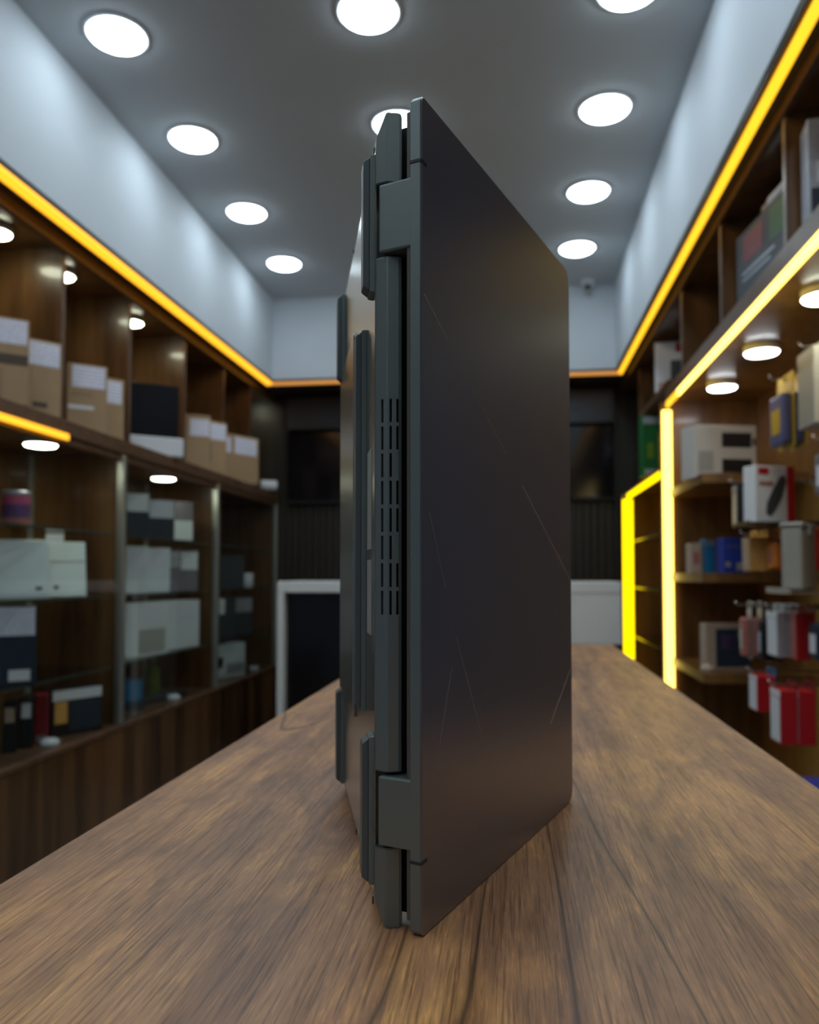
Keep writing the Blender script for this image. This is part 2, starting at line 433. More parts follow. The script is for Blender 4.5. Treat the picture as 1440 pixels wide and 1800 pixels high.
for j in range(len(zs) - 1):
    for i in range(len(P2) - 1):
        half = (i == 9 and j in (12, 6))
        if i in cut and j in cutz:
            a, b, c, d = grid[j][i], grid[j][i+1], grid[j+1][i+1], grid[j+1][i]
            nrm = Vector((0.69, 0.72, 0)) if i == 3 else Vector((0, 1, 0))
            dep = 0.0003 if half else 0.0014
            q = [bm.verts.new(v.co + nrm * dep) for v in (a, b, c, d)]
            o4 = (a, b, c, d)
            for k in range(4): bm.faces.new((o4[k], o4[(k+1) % 4], q[(k+1) % 4], q[k]))
            if half: bm.faces.new(q)
        else:
            bm.faces.new((grid[j][i], grid[j][i+1], grid[j+1][i+1], grid[j+1][i]))
bm.faces.new(grid[0][::-1]); bm.faces.new(grid[-1])
bmesh.ops.recalc_face_normals(bm, faces=bm.faces[:])
obj('rear_spine', bm, 'laptop_body', base)
box('outlet_backing', 'plastic_black', base, 0.0024, T - 0.0006, 0.0036, 0.0050, rowsz[-1][0] - 0.002, rowsz[0][1] + 0.002)
# bottom cover and raised intake panel
bm = nb(); prism(bm, rrect(0.104, 0.222, 0.072, 0.293, (0.004,)*4, 3), 'x', -0.0022, 0.0002, 0.0008)
obj('intake_panel', bm, 'laptop_bottom', base)
obj('bottom_cover', prism(nb(), rrect(0.0062, 0.221, 0.0125, 0.348, (0.003,)*4, 3), 'x', -0.00025, 0.0003), 'laptop_bottom', base)
def foot(u0, u1, z0, z1, h=0.0056):
    a = 0.0022
    f_ = obj('rubber_foot', prism(nb(), [(-0.0001, z0), (-0.0026, z0 + 0.0004), (-0.0026, z1 - 0.0004), (-0.0001, z1)], 'y', u0, u1, 0.0003), 'rubber', base)
    obj('foot_pad', prism(nb(), [(-0.0026, z0 + 0.0010), (-h + 0.0004, z0 + 0.0018 + a * 0.5), (-h, z0 + 0.0024 + a * 0.5), (-h, z1 - 0.0024 - a * 0.5), (-h + 0.0004, z1 - 0.0018 - a * 0.5), (-0.0026, z1 - 0.0010)], 'y', u0 + 0.0009, u1 - 0.0006, 0.0003), 'rubber_dark', base)
for a in ((0.0062, 0.018, 0.2805, 0.344), (0.0062, 0.018, 0.0165, 0.0815), (0.0450, 0.056, 0.086, 0.2755), (0.2010, 0.214, 0.288, 0.349), (0.2010, 0.214, 0.010, 0.075)):
    foot(*a)
for z0, z1 in ((0.165, 0.212), (0.125, 0.160)):
    box('pale_strip', 'strip_grey', base, -0.0005, -0.0002, 0.020, 0.038, z0, z1)  # two paler grey strips on the bottom cover
sc = lathe(nb(), [(0.0, 0.0004), (0.0016, 0.0004), (0.0018, 0.0), (0.0, 0.0)], 12, axis='x')
scm = mesh('screw', sc, 'plastic_black', True)
for u, z in ((0.010, 0.3475), (0.010, 0.0085), (0.13, 0.350), (0.10, 0.010), (0.058, 0.30)):
    obj('screw', scm, None, base, (-0.0005, u, z))
# keyboard deck on the inner side
box('keyboard_deck', 'laptop_body', base, T, T + 0.0004, 0.02, 0.222, 0.006, BH - 0.006)
bm = nb()
for i in range(5):
    for j in range(14):
        bx(bm, T + 0.0004, T + 0.0014, 0.045 + i * 0.0165, 0.060 + i * 0.0165, 0.038 + j * 0.0205, 0.0565 + j * 0.0205)
obj('keyboard', bm, 'plastic_black', base)
box('touchpad', 'rubber_dark', base, T + 0.0004, T + 0.0007, 0.138, 0.212, 0.115, 0.245)
# the lid
LT = 0.0054
bm = nb(); prism(bm, rrect(0.0, LD, 0.0, LH, (0.003, 0.009, 0.009, 0.003)), 'x', -LT, 0.0, 0.0005)
lid = obj('lid', bm, 'laptop_lid', lap, under((-0.0382, 0.3352)), LANG)
# rear edge strip of the lid in the lighter body finish, carrying the hinge covers
bm = nb(); bx(bm, -LT - 0.0001, -0.0002, -0.0006, 0.004, 0.0022, LH - 0.0022, 0.0004)
obj('rear_edge', bm, 'laptop_body', lid)
for z0, z1 in ((0.2963, 0.3271), (0.0356, 0.0654)):
    bm = nb(); bx(bm, -0.0212, -LT + 0.0010, -0.0006, 0.0105, z0, z1, 0.0009, 2)
    obj('hinge_cover', bm, 'laptop_body', lid)
box('bezel_lip', 'bezel_lip', lid, -LT - 0.0022, -LT + 0.0001, 0.0003, LD - 0.003, 0.006, LH - 0.006, 0.0004)
box('screen', 'screen_glass', lid, -LT - 0.0026, -LT - 0.0021, 0.014, LD - 0.008, 0.012, LH - 0.012)
for z in (0.3335, 0.0312):
    bm = nb(); bx(bm, -LT - 0.0003, 0.00025, -0.0009, 0.0052, z - 0.0010, z + 0.0010, 0.0004)
    obj('antenna_band', bm, 'antenna_band', lid)
def line(u0, z0, u1, z1, wd=0.00042):
    d = Vector((u1 - u0, z1 - z0)).normalized(); p = Vector((-d.y, d.x)) * wd / 2
    q = [(u0 + p.x, z0 + p.y), (u1 + p.x, z1 + p.y), (u1 - p.x, z1 - p.y), (u0 - p.x, z0 - p.y)]
    obj('engraved_line', prism(nb(), q, 'x', -0.0001, 0.00004), 'laptop_line', lid)
line(0.0025, 0.2752, 0.026, 0.262, 0.0008); line(0.052, 0.2475, 0.104, 0.2185, 0.00035); line(0.130, 0.204, 0.2275, 0.1488, 0.0008)
line(0.0075, 0.1803, 0.024, 0.147, 0.0003); line(0.036, 0.124, 0.0654, 0.0752, 0.0004)
line(0.031, 0.1100, 0.0176, 0.0773, 0.0003); line(0.2265, 0.0890, 0.1803, 0.0597, 0.0008)
box('gap_shade_plate', 'plastic_hinge', lid, -0.0200, -LT - 0.0021, 0.0115, 0.0155, 0.004, 0.3575)  # dark plate added in the hinge gap to stand for its shade
# hinge barrel in the shadow between base and lid
obj('hinge_barrel', lathe(nb(), [(0.0, 0.036), (0.0042, 0.036), (0.0042, 0.3268), (0.0, 0.3268)], 20), 'plastic_hinge', lap, under((-0.0435, 0.3535)), smooth=False)

# ------------------------------------------------------------------ left wall: cubby shelf above, glass cabinets below
XD = -1.65                                       # front of rail and dividers
SH0, SH1 = 0.505, 0.560                          # board between cubbies and glass cabinets
YS = 1.55
ws = thing('cubby_shelf', 'row of dark walnut cubbies under the left white bulkhead holding cardboard boxes', 'shelf', (0, 0, SH1))
def wsb(n, m, x0, x1, y0, y1, z0, z1, bev=0.0): return box(n, m, ws, x0, x1, y0, y1, z0 - SH1, z1 - SH1, bev)
wsb('rail', 'walnut_edge', XD, XD + 0.022, YS, YB, COVE - 0.046, COVE, 0.002)
wsb('back_panel', 'walnut', XL, XL + 0.02, YS, YB, SH1, COVE)
wsb('top_panel', 'walnut', XL + 0.02, XD, YS, YB, COVE - 0.02, COVE)
for y in (1.66, 2.18, 2.70, 3.217, 3.80, 4.347, 4.82):
    d = wsb('divider', 'walnut', XL + 0.02, XD - 0.004, y, y + 0.022, SH1, COVE - 0.02)
    box('edge_band', 'walnut_edge', d, XD - 0.004, XD, y, y + 0.022, 0, COVE - 0.046 - SH1, 0.001)
# continuous board
bd = thing('shelf_board', 'long dark walnut board running over the glass cabinets', 'shelf board', (0, 0, SH0))
box('board', 'walnut', bd, XL, -1.604, YS, YB, 0, SH1 - SH0)
box('edge_band', 'walnut_edge', bd, -1.604, -1.600, YS, YB, 0, SH1 - SH0, 0.001)
box('led_strip', 'led_amber', bd, -1.600, -1.592, YS, 2.665, -0.018, 0.004)
GS = (0.172, -0.085, -0.378)                     # glass shelf heights
GB = -0.620                                      # top of the base cabinets
secs = [(YS, 3.135, 'nearest'), (3.135, 4.200, 'middle'), (4.200, YB, 'farthest')]
lab3 = ('glass fronted walnut display cabinet nearest the camera on the left wall', 'glass fronted walnut display cabinet in the middle of the left wall with white boxes', 'glass fronted walnut display cabinet at the far end of the left wall')
for k, (y0, y1, wd) in enumerate(secs):
    t = thing('display_cabinet', lab3[k], 'cabinet', (0, 0, FLOOR), group='glass display cabinets along the left wall')
    def b(n, m, x0, x1, a0, a1, z0, z1, bev=0.0, par=None): return box(n, m, par or t, x0, x1, a0, a1, z0 - FLOOR, z1 - FLOOR, bev)
    b('carcass', 'walnut_panel', XL, -1.625, y0, y1, FLOOR + 0.06, GB - 0.02)
    b('plinth', 'black_matt', XL, -1.66, y0, y1, FLOOR, FLOOR + 0.06)
    b('ledge', 'walnut_edge', XL, -1.600, y0, y1, GB - 0.020, GB, 0.002)
    n = 3 if k == 0 else 2
    for j in range(n):
        a0 = y0 + (y1 - y0) * j / n; a1 = y0 + (y1 - y0) * (j + 1) / n
        b('door', 'walnut_panel', -1.625, -1.606, a0 + 0.0012, a1 - 0.0012, FLOOR + 0.065, GB - 0.022, 0.001)
    b('back_panel', 'walnut', XL, XL + 0.02, y0, y1, GB, SH0)
    b('side_panel', 'walnut', XL + 0.02, -1.640, y1 - 0.024, y1, GB, SH0)
    b('post', 'aluminium', -1.640, -1.606, y1 - 0.034, y1 - 0.002, GB, SH0, 0.004)
    b('corner_trim', 'aluminium_matt', XL + 0.02, XL + 0.034, y1 - 0.040, y1 - 0.024, GB, SH0)
    b('head_rail', 'walnut_edge', -1.640, -1.612, y0, y1 - 0.034, SH0 - 0.03, SH0, 0.001)
    for z in GS:
        g = b('glass_shelf', 'clear_glass', XL + 0.02, -1.650, y0 + 0.004, y1 - 0.042, z - 0.008, z)
        b('shelf_edge', 'glass_edge', -1.650, -1.6485, y0 + 0.004, y1 - 0.042, z - 0.008, z, 0, None)
    b('glass_door', 'clear_glass', -1.622, -1.617, y0 + 0.002, y1 - 0.036, GB + 0.002, SH0 - 0.032)
# round lights under the board
def puck(label, loc, m, r=0.060, h=0.030, g=None):
    t = thing('puck_light', label, 'light', loc, group=g)
    obj('housing', lathe(nb(), [(0.0, 0.0), (r, 0.0), (r, -h * 0.55), (r * 0.96, -h * 0.7)], 36), 'lamp_rim', t, smooth=False)
    obj('diffuser', lathe(nb(), [(0.0, -h), (r * 0.6, -h * 0.98), (r * 0.88, -h * 0.88), (r * 0.95, -h * 0.7), (r * 0.95, -h * 0.5)], 36), m, t, smooth=True)
puck('round bright puck light under the board of the nearest left cabinet', (-1.745, 2.73, SH0), 'lamp_warm_white', g='puck lights in the left cabinets')
puck('round bright puck light under the board of the middle left cabinet', (-1.745, 3.78, SH0), 'lamp_warm_white', g='puck lights in the left cabinets')

# round lights on the ceilings of four cubbies
for y, l in ((2.52, 'round puck light in the leftmost cubby, mostly beyond the left edge'), (2.925, 'round puck light in the cubby above the second pair of cardboard boxes'), (3.52, 'round puck light in the cubby with the black monitor'), (5.08, 'round puck light in the farthest left cubby by the back wall')):
    puck(l, (-1.795, y, COVE - 0.020), 'lamp_cubby', r=0.055, g='puck lights in the left cubbies')

# ---- goods: a carton with printed panels on its front; local front face looks to -y, origin at bottom centre of the front
def carton(name, label, cat, loc, deg, w_, h_, d_, m, panels=(), group=None, lean=0.0, bev=0.0015):
    t = thing(name, label, cat, loc, R(deg), group)
    t.rotation_euler = (R(lean), 0, R(deg))
    bd_ = obj('body', bx(nb(), -w_/2, w_/2, 0, d_, 0, h_, bev), m, t)
    for pn, x0, x1, z0, z1, pm in panels:
        obj(pn, bx(nb(), (x0 - 0.5) * w_, (x1 - 0.5) * w_, -0.0012, 0.0002, z0 * h_, z1 * h_), pm, t)
    return t
Zs = SH1
gcb = 'cardboard boxes on the left walnut board'
carton('cardboard_box', 'brown cardboard box cut off by the left edge, dark band across its front', 'box', (-1.655, 2.360, Zs), 40, 0.17, 0.285, 0.085, 'cardboard',
       [('shipping_label', 0.15, 0.96, 0.70, 0.98, 'label_paper'), ('printed_band', 0.02, 0.98, 0.46, 0.58, 'ink_brown'), ('tape', 0.35, 0.55, 0.02, 0.40, 'cardboard_dark')], gcb)
carton('cardboard_box', 'brown cardboard box with white label, second from the left edge', 'box', (-1.648, 2.548, Zs), 52, 0.168, 0.265, 0.085, 'cardboard',
       [('shipping_label', 0.16, 0.96, 0.66, 0.97, 'label_paper'), ('printed_mark', 0.42, 0.72, 0.10, 0.17, 'ink_brown')], gcb)
carton('cardboard_box', 'brown cardboard box with label and pale logo print, third from the left edge', 'box', (-1.662, 2.905, Zs), 40, 0.150, 0.270, 0.085, 'cardboard',
       [('shipping_label', 0.12, 0.94, 0.66, 0.98, 'label_paper'), ('printed_logo', 0.10, 0.62, 0.52, 0.60, 'cardboard_dark'), ('tape', 0.02, 0.66, 0.34, 0.39, 'paper_white')], gcb)
carton('cardboard_box', 'narrow brown cardboard box with small label beside the black monitor', 'box', (-1.652, 3.100, Zs), 52, 0.085, 0.262, 0.085, 'cardboard',
       [('shipping_label', 0.06, 0.86, 0.60, 0.96, 'label_paper')], gcb)
carton('cardboard_box', 'wide brown cardboard box just right of the black monitor', 'box', (-1.700, 4.020, Zs), 34, 0.200, 0.300, 0.10, 'cardboard',
       [('shipping_label', 0.45, 0.97, 0.62, 0.92, 'label_paper')], gcb)
carton('cardboard_box', 'brown cardboard box with dark upright print, second right of the black monitor', 'box', (-1.643, 4.238, Zs), 58, 0.135, 0.300, 0.070, 'cardboard',
       [('shipping_label', 0.06, 0.95, 0.66, 0.96, 'label_paper'), ('printed_text', 0.02, 0.20, 0.22, 0.58, 'ink_brown')], gcb)
carton('cardboard_box', 'brown cardboard box with two labels, rightmost on the board by the back wall', 'box', (-1.640, 4.62, Zs), 62, 0.30, 0.290, 0.10, 'cardboard',
       [('shipping_label', 0.03, 0.24, 0.60, 0.92, 'label_paper'), ('shipping_label', 0.34, 0.94, 0.60, 0.95, 'label_paper')], gcb)
t = thing('monitor', 'black monitor with white chin standing among the cardboard boxes', 'monitor', (-1.690, 3.480, Zs), R(38))
box('screen', 'screen_black', t, -0.150, 0.150, 0.012, 0.040, 0.085, 0.340, 0.003)
box('chin', 'paper_white', t, -0.172, 0.172, 0.004, 0.044, 0.0, 0.090, 0.006)
box('chin_logo', 'aluminium_matt', t, -0.125, -0.095, 0.002, 0.005, 0.035, 0.060)
t = thing('paper_roll', 'small white paper roll lying on the board end by the back wall', 'roll', (-1.655, 5.06, Zs + 0.001), R(25))
obj('roll', lathe(nb(), [(0.012, 0.0), (0.032, 0.0), (0.034, 0.004), (0.034, 0.100), (0.032, 0.104), (0.012, 0.104), (0.012, 0.0)], 24, (0, 0, 0.034), 'x'), 'paper_white', t, smooth=False)

# nearest cabinet
def z_(i): return GS[i]
t = thing('tin_can', 'pink and purple printed tin on the top glass shelf', 'tin', (-1.745, 2.590, z_(0)))
obj('body', lathe(nb(), [(0.0, 0.0), (0.046, 0.0), (0.046, 0.075), (0.0, 0.075)], 28), 'purple', t)
obj('band', lathe(nb(), [(0.0, 0.075), (0.0463, 0.075), (0.0463, 0.105), (0.0, 0.105)], 28), 'pink', t)
obj('foot_band', lathe(nb(), [(0.0463, 0.0), (0.0466, 0.001), (0.0466, 0.026), (0.0463, 0.027)], 28), 'salmon', t)
obj('lid', lathe(nb(), [(0.0, 0.105), (0.044, 0.105), (0.047, 0.110), (0.047, 0.120), (0.042, 0.124), (0.0, 0.124)], 28), 'silver_print', t)
t = carton('white_laptop', 'large white closed laptop leaning upright on the glass shelf', 'laptop', (-1.718, 2.560, z_(1)), 45, 0.225, 0.215, 0.016, 'box_white', [('logo', 0.78, 0.88, 0.14, 0.20, 'box_black'), ('hinge_line', 0.02, 0.98, 0.045, 0.055, 'box_grey')], lean=-12, bev=0.004)
t = carton('white_laptop', 'smaller white closed laptop leaning beside the large white one', 'laptop', (-1.690, 2.835, z_(1)), 40, 0.138, 0.218, 0.016, 'box_white', [('logo', 0.15, 0.27, 0.14, 0.20, 'box_black'), ('seam', 0.0, 1.0, 0.62, 0.66, 'aluminium_matt')], lean=-12, bev=0.004)
carton('price_card', 'small white price card standing behind the smaller white laptop', 'card', (-1.790, 2.905, z_(1)), 42, 0.066, 0.246, 0.006, 'paper_white', [('print', 0.1, 0.9, 0.72, 0.95, 'label_paper')], bev=0.0005)
carton('navy_box', 'dark navy box with white label cut off by the left edge', 'box', (-1.700, 2.480, z_(2)), 35, 0.19, 0.270, 0.10, 'box_navy', [('label', 0.02, 0.97, 0.63, 0.99, 'label_paper'), ('logo', 0.55, 0.90, 0.06, 0.20, 'paper_white')])
gb = 'small dark boxes on the bottom ledge of the nearest cabinet'
carton('game_box', 'thin black box with pale top mark, leftmost on the bottom ledge', 'box', (-1.735, 2.560, GB), 30, 0.044, 0.175, 0.10, 'box_black', [('mark', 0.15, 0.85, 0.60, 0.90, 'skin_beige')], gb)
carton('game_box', 'thin black box with white top mark, second on the bottom ledge', 'box', (-1.722, 2.634, GB), 30, 0.044, 0.180, 0.10, 'box_black', [('mark', 0.15, 0.85, 0.60, 0.90, 'paper_white')], gb)
carton('game_box', 'thin dark red box on the bottom ledge', 'box', (-1.710, 2.708, GB), 30, 0.044, 0.178, 0.10, 'dark_red', [('mark', 0.1, 0.9, 0.05, 0.18, 'box_grey')], gb)
carton('graphics_card_box', 'wide dark blue box with white top stripe and orange mark on the bottom ledge', 'box', (-1.680, 2.900, GB), 62, 0.215, 0.180, 0.09, 'box_black', [('stripe', 0.02, 0.98, 0.76, 0.98, 'paper_white'), ('orange_mark', 0.06, 0.30, 0.28, 0.74, 'amber_pack'), ('picture', 0.34, 0.96, 0.10, 0.72, 'box_navy')], gb)
def sensor(label, x, y):
    t = thing('ledge_magnet', label, 'door lock', (x, y, GB), group='white door locks on the cabinet ledge')
    obj('cap', lathe(nb(), [(0.0, 0.0), (0.030, 0.0), (0.034, 0.006), (0.032, 0.018), (0.022, 0.026), (0.0, 0.028)], 24), 'paper_white', t, smooth=True)
    box('latch', 'aluminium', t, -0.006, 0.006, 0.03, 0.07, 0.0, 0.012, 0.002)
sensor('white round door lock on the ledge below the dark boxes', -1.665, 2.690)
sensor('white round door lock on the ledge of the middle cabinet', -1.665, 3.745)
sensor('white round door lock on the ledge of the farthest cabinet', -1.665, 4.97)
# middle cabinet
g2 = 'boxes on the glass shelves of the middle cabinet'
P = lambda: None
carton('navy_box', 'navy box with bright white label, left on the top shelf of the middle cabinet', 'box', (-1.715, 3.440, z_(0)), 42, 0.115, 0.205, 0.10, 'box_navy', [('label', 0.03, 0.97, 0.58, 0.99, 'box_white')], g2)
carton('navy_box', 'navy box with grey white label, centre of the top shelf of the middle cabinet', 'box', (-1.705, 3.660, z_(0)), 45, 0.145, 0.195, 0.10, 'box_navy', [('label', 0.04, 0.97, 0.54, 0.98, 'paper_white')], g2)
carton('grey_box', 'grey box with white lower label, right on the top shelf of the middle cabinet', 'box', (-1.700, 3.880, z_(0)), 48, 0.145, 0.205, 0.10, 'box_grey', [('label', 0.02, 0.98, 0.04, 0.52, 'box_white')], g2)
carton('white_box', 'white box with faint label, left on the second shelf of the middle cabinet', 'box', (-1.720, 3.430, z_(1)), 44, 0.130, 0.215, 0.10, 'box_white', [('label', 0.08, 0.96, 0.45, 0.96, 'paper_white')], g2)
carton('white_box', 'white box with label, second on the second shelf of the middle cabinet', 'box', (-1.710, 3.630, z_(1)), 48, 0.145, 0.215, 0.10, 'box_white', [('label', 0.08, 0.92, 0.52, 0.95, 'paper_white')], g2)
carton('grey_box', 'grey box with pale label, third on the second shelf of the middle cabinet', 'box', (-1.715, 3.820, z_(1)), 48, 0.100, 0.210, 0.10, 'box_grey', [('label', 0.05, 0.9, 0.58, 0.95, 'silver_print')], g2)
carton('grey_box', 'grey box with bright white label, right on the second shelf of the middle cabinet', 'box', (-1.700, 3.985, z_(1)), 50, 0.120, 0.212, 0.10, 'box_grey', [('label', 0.05, 0.97, 0.52, 0.97, 'box_white')], g2)
carton('white_box', 'wide white box on the left of the third shelf, middle cabinet', 'box', (-1.695, 3.500, z_(2)), 76, 0.330, 0.245, 0.10, 'box_white', [('label', 0.12, 0.88, 0.55, 0.96, 'paper_white'), ('sheet', 0.35, 0.92, 0.05, 0.5, 'aluminium_matt')], g2)
carton('white_box', 'wide white box on the right of the third shelf, middle cabinet', 'box', (-1.690, 3.860, z_(2)), 76, 0.340, 0.245, 0.10, 'box_white', [('label', 0.14, 0.95, 0.55, 0.95, 'paper_white'), ('sheet', 0.08, 0.62, 0.05, 0.52, 'box_white')], g2)
carton('blue_box', 'small dark blue box on the ledge of the middle cabinet', 'box', (-1.715, 3.430, GB), 45, 0.095, 0.145, 0.06, 'box_navy', [('picture', 0.1, 0.9, 0.3, 0.95, 'sky_blue')])
t = thing('spray_bottle', 'small green bottle with pale cap on the ledge of the middle cabinet', 'bottle', (-1.862, 3.930, GB))
obj('body', lathe(nb(), [(0.0, 0.0), (0.034, 0.0), (0.036, 0.006), (0.036, 0.120), (0.030, 0.140), (0.014, 0.152), (0.014, 0.165)], 24), 'lime', t, smooth=True)
obj('cap', lathe(nb(), [(0.0, 0.165), (0.017, 0.165), (0.017, 0.195), (0.012, 0.200), (0.0, 0.200)], 18), 'grey_plastic', t, smooth=False)
t = thing('keyboard', 'black keyboard lying flat on the ledge of the middle cabinet', 'keyboard', (-1.755, 3.740, GB), R(78))
box('body', 'box_black', t, -0.190, 0.190, -0.055, 0.055, 0.0, 0.016, 0.003)
bm = nb()
for i in range(14):
    for j in range(4): bx(bm, -0.182 + i * 0.026, -0.160 + i * 0.026, -0.047 + j * 0.024, -0.027 + j * 0.024, 0.016, 0.023)
kk = obj('keys', bm, 'box_slate', t); kk['kind'] = 'stuff'
# farthest cabinet
g3 = 'goods in the farthest glass cabinet'
carton('dark_box', 'dark slate box on the second shelf of the farthest cabinet', 'box', (-1.730, 4.620, z_(1)), 60, 0.300, 0.205, 0.09, 'box_slate', [], g3)
t = thing('mug', 'white mug on the second shelf of the farthest cabinet', 'mug', (-1.690, 4.880, z_(1)), R(80), group=g3)
obj('cup', lathe(nb(), [(0.0, 0.0), (0.040, 0.0), (0.045, 0.006), (0.046, 0.095), (0.042, 0.095), (0.041, 0.010), (0.0, 0.008)], 24), 'paper_white', t, smooth=True)
obj('handle', tube(nb(), [(0.044, 0, 0.078), (0.064, 0, 0.074), (0.070, 0, 0.05), (0.062, 0, 0.026), (0.044, 0, 0.022)], 0.006), 'paper_white', t, smooth=True)
carton('slate_box', 'slate box with white label, left on the third shelf of the farthest cabinet', 'box', (-1.715, 4.520, z_(2)), 62, 0.215, 0.245, 0.09, 'box_slate', [('label', 0.06, 0.62, 0.58, 0.96, 'box_white')], g3)
carton('slate_box', 'slate box with pale corner label, right on the third shelf of the farthest cabinet', 'box', (-1.710, 4.800, z_(2)), 62, 0.240, 0.235, 0.09, 'box_slate', [('label', 0.40, 0.98, 0.60, 0.98, 'silver_print')], g3)
carton('camera_box', 'white and blue box with black round print on the ledge of the farthest cabinet', 'box', (-1.710, 4.600, GB), 68, 0.330, 0.200, 0.09, 'box_white', [('blue_edge', 0.0, 0.12, 0.02, 0.80, 'blue'), ('round_print', 0.22, 0.40, 0.30, 0.62, 'box_black'), ('fine_print', 0.5, 0.95, 0.1, 0.4, 'silver_print')], g3)

# ------------------------------------------------------------------ back of the shop
t = thing('wall_screen', 'black glossy wall screen across the back wall below the amber strip', 'screen', (0, YB - 0.05, 0.50))
box('panel', 'black_gloss', t, -1.52, 0.66, -0.03, 0.03, 0.0, 0.47, 0.003)
box('frame', 'black_matt', t, -1.53, 0.67, -0.026, 0.03, -0.012, 0.0)
t = thing('header_board', 'dark navy header board at the top of the back wall', 'board', (0, YB - 0.05, 0.985))
box('board', 'navy_panel', t, -0.30, 0.66, -0.055, 0.03, 0.0, 0.225, 0.003)
box('board', 'black_matt', t, -1.52, -0.302, -0.055, 0.03, 0.0, 0.225, 0.003)
# white desk in front of it
DY = 4.05
t = thing('white_desk', 'white reception desk with black front at the end of the shop', 'desk', (0, DY, FLOOR))
box('desk_top', 'white_laminate', t, -1.232, 0.545, 0.0, 0.50, EYE - 0.095, EYE - 0.036, 0.004)
box('leg_panel', 'white_laminate', t, -1.232, -1.196, 0.0, 0.50, 0.0, EYE - 0.095, 0.003)
box('front_panel', 'black_gloss', t, -1.196, -0.10, 0.06, 0.08, 0.06, EYE - 0.095)
box('front_panel', 'white_laminate', t, -0.10, 0.545, 0.004, 0.06, 0.80, EYE - 0.095, 0.002)
box('shade_panel', 'box_slate', t, -0.10, 0.545, 0.05, 0.07, 0.0, 0.80)  # slate colour stands for the shadow below the white front
box('leg_panel', 'white_laminate', t, 0.509, 0.545, 0.06, 0.50, 0.0, EYE - 0.095, 0.003)

# ------------------------------------------------------------------ right wall
RX = 0.72                                        # front plane of the right units
U1, U2 = 3.78, 5.04
t = thing('cubby_shelf', 'dark walnut cubbies under the right white bulkhead holding component boxes', 'shelf', (0, 0, 0.865))
def rb(n, m, x0, x1, y0, y1, z0, z1, bev=0.0, par=None): return box(n, m, par or t, x0, x1, y0, y1, z0 - 0.865, z1 - 0.865, bev)
rb('rail', 'walnut_edge', RX - 0.012, RX + 0.010, 1.62, YB, COVE - 0.034, COVE, 0.002)
rb('top_panel', 'walnut', RX + 0.010, XR - 0.02, 1.62, YB, COVE - 0.02, COVE)
rb('back_panel', 'walnut', XR - 0.02, XR, 1.62, YB, 0.865, COVE)
for y in (1.62, 2.14, 2.78, 3.41):
    d = rb('divider', 'walnut', RX, XR - 0.02, y, y + 0.022, 0.865, COVE - 0.02)
    box('edge_band', 'walnut_edge', d, RX - 0.004, RX, y, y + 0.022, 0, COVE - 0.034 - 0.865, 0.001)
# unit one: lit frame, pegboard back, three short boards at the far end
t = thing('display_unit', 'open walnut display unit outlined by a bright yellow light frame on the right', 'shelf unit', (0, 0, FLOOR))
def ub(n, m, x0, x1, y0, y1, z0, z1, bev=0.0, par=None): return box(n, m, par or t, x0, x1, y0, y1, z0 - FLOOR, z1 - FLOOR, bev)
ub('top_board', 'walnut_right', RX + 0.004, XR, 1.62, U1 + 0.02, 0.805, 0.865)
ub('edge_band', 'walnut_edge', RX - 0.004, RX + 0.004, 1.62, U1 + 0.02, 0.805, 0.865, 0.001)
ub('back_panel', 'walnut_right', XR - 0.045, XR, 1.62, U1, FLOOR, 0.805)
ub('end_panel', 'lid_reflect_wood', RX + 0.006, XR - 0.046, 1.62, 1.642, FLOOR, 0.804)  # unseen panel added so that the laptop lid reflects brown
ub('end_panel', 'walnut_right', RX + 0.025, XR - 0.045, U1, U1 + 0.022, FLOOR, 0.804)
for z in (0.375, -0.012, -0.400):
    bdz = ub('board', 'walnut_right', RX + 0.014, XR - 0.046, 3.17, U1, z - 0.018, z + 0.018)
    box('edge_band', 'walnut_edge', bdz, RX + 0.012, RX + 0.014, 3.17, U1, z - 0.018 - FLOOR, z + 0.018 - FLOOR)
ub('led_strip', 'led_bright', RX - 0.006, RX + 0.004, 1.62, U1 - 0.265, 0.775, 0.803, 0.001)
ub('led_strip', 'led_bright', RX - 0.022, RX + 0.020, U1 - 0.012, U1 + 0.0, FLOOR, 0.765, 0.002)
ub('led_strip', 'led_yellow', RX - 0.006, RX + 0.004, U1 - 0.25, U1 - 0.014, 0.775, 0.803, 0.001)
ub('led_post', 'walnut_edge', RX - 0.028, RX + 0.024, U1 + 0.001, U1 + 0.022, FLOOR, 0.804)
for y, l in ((1.80, 'unseen round puck light added to the lit right unit nearest the camera'), (2.34, 'round puck light cut off by the right edge under the lit unit top'), (2.90, 'middle round puck light under the top of the lit right unit'), (3.43, 'farthest round puck light under the top of the lit right unit')):  # the nearest one is unseen, added to warm the lid's reflection
    puck(l, (0.880, y, 0.805), 'lamp_warm_white' if y < 2.5 else 'lamp_cool_white', g='puck lights under the right unit top')
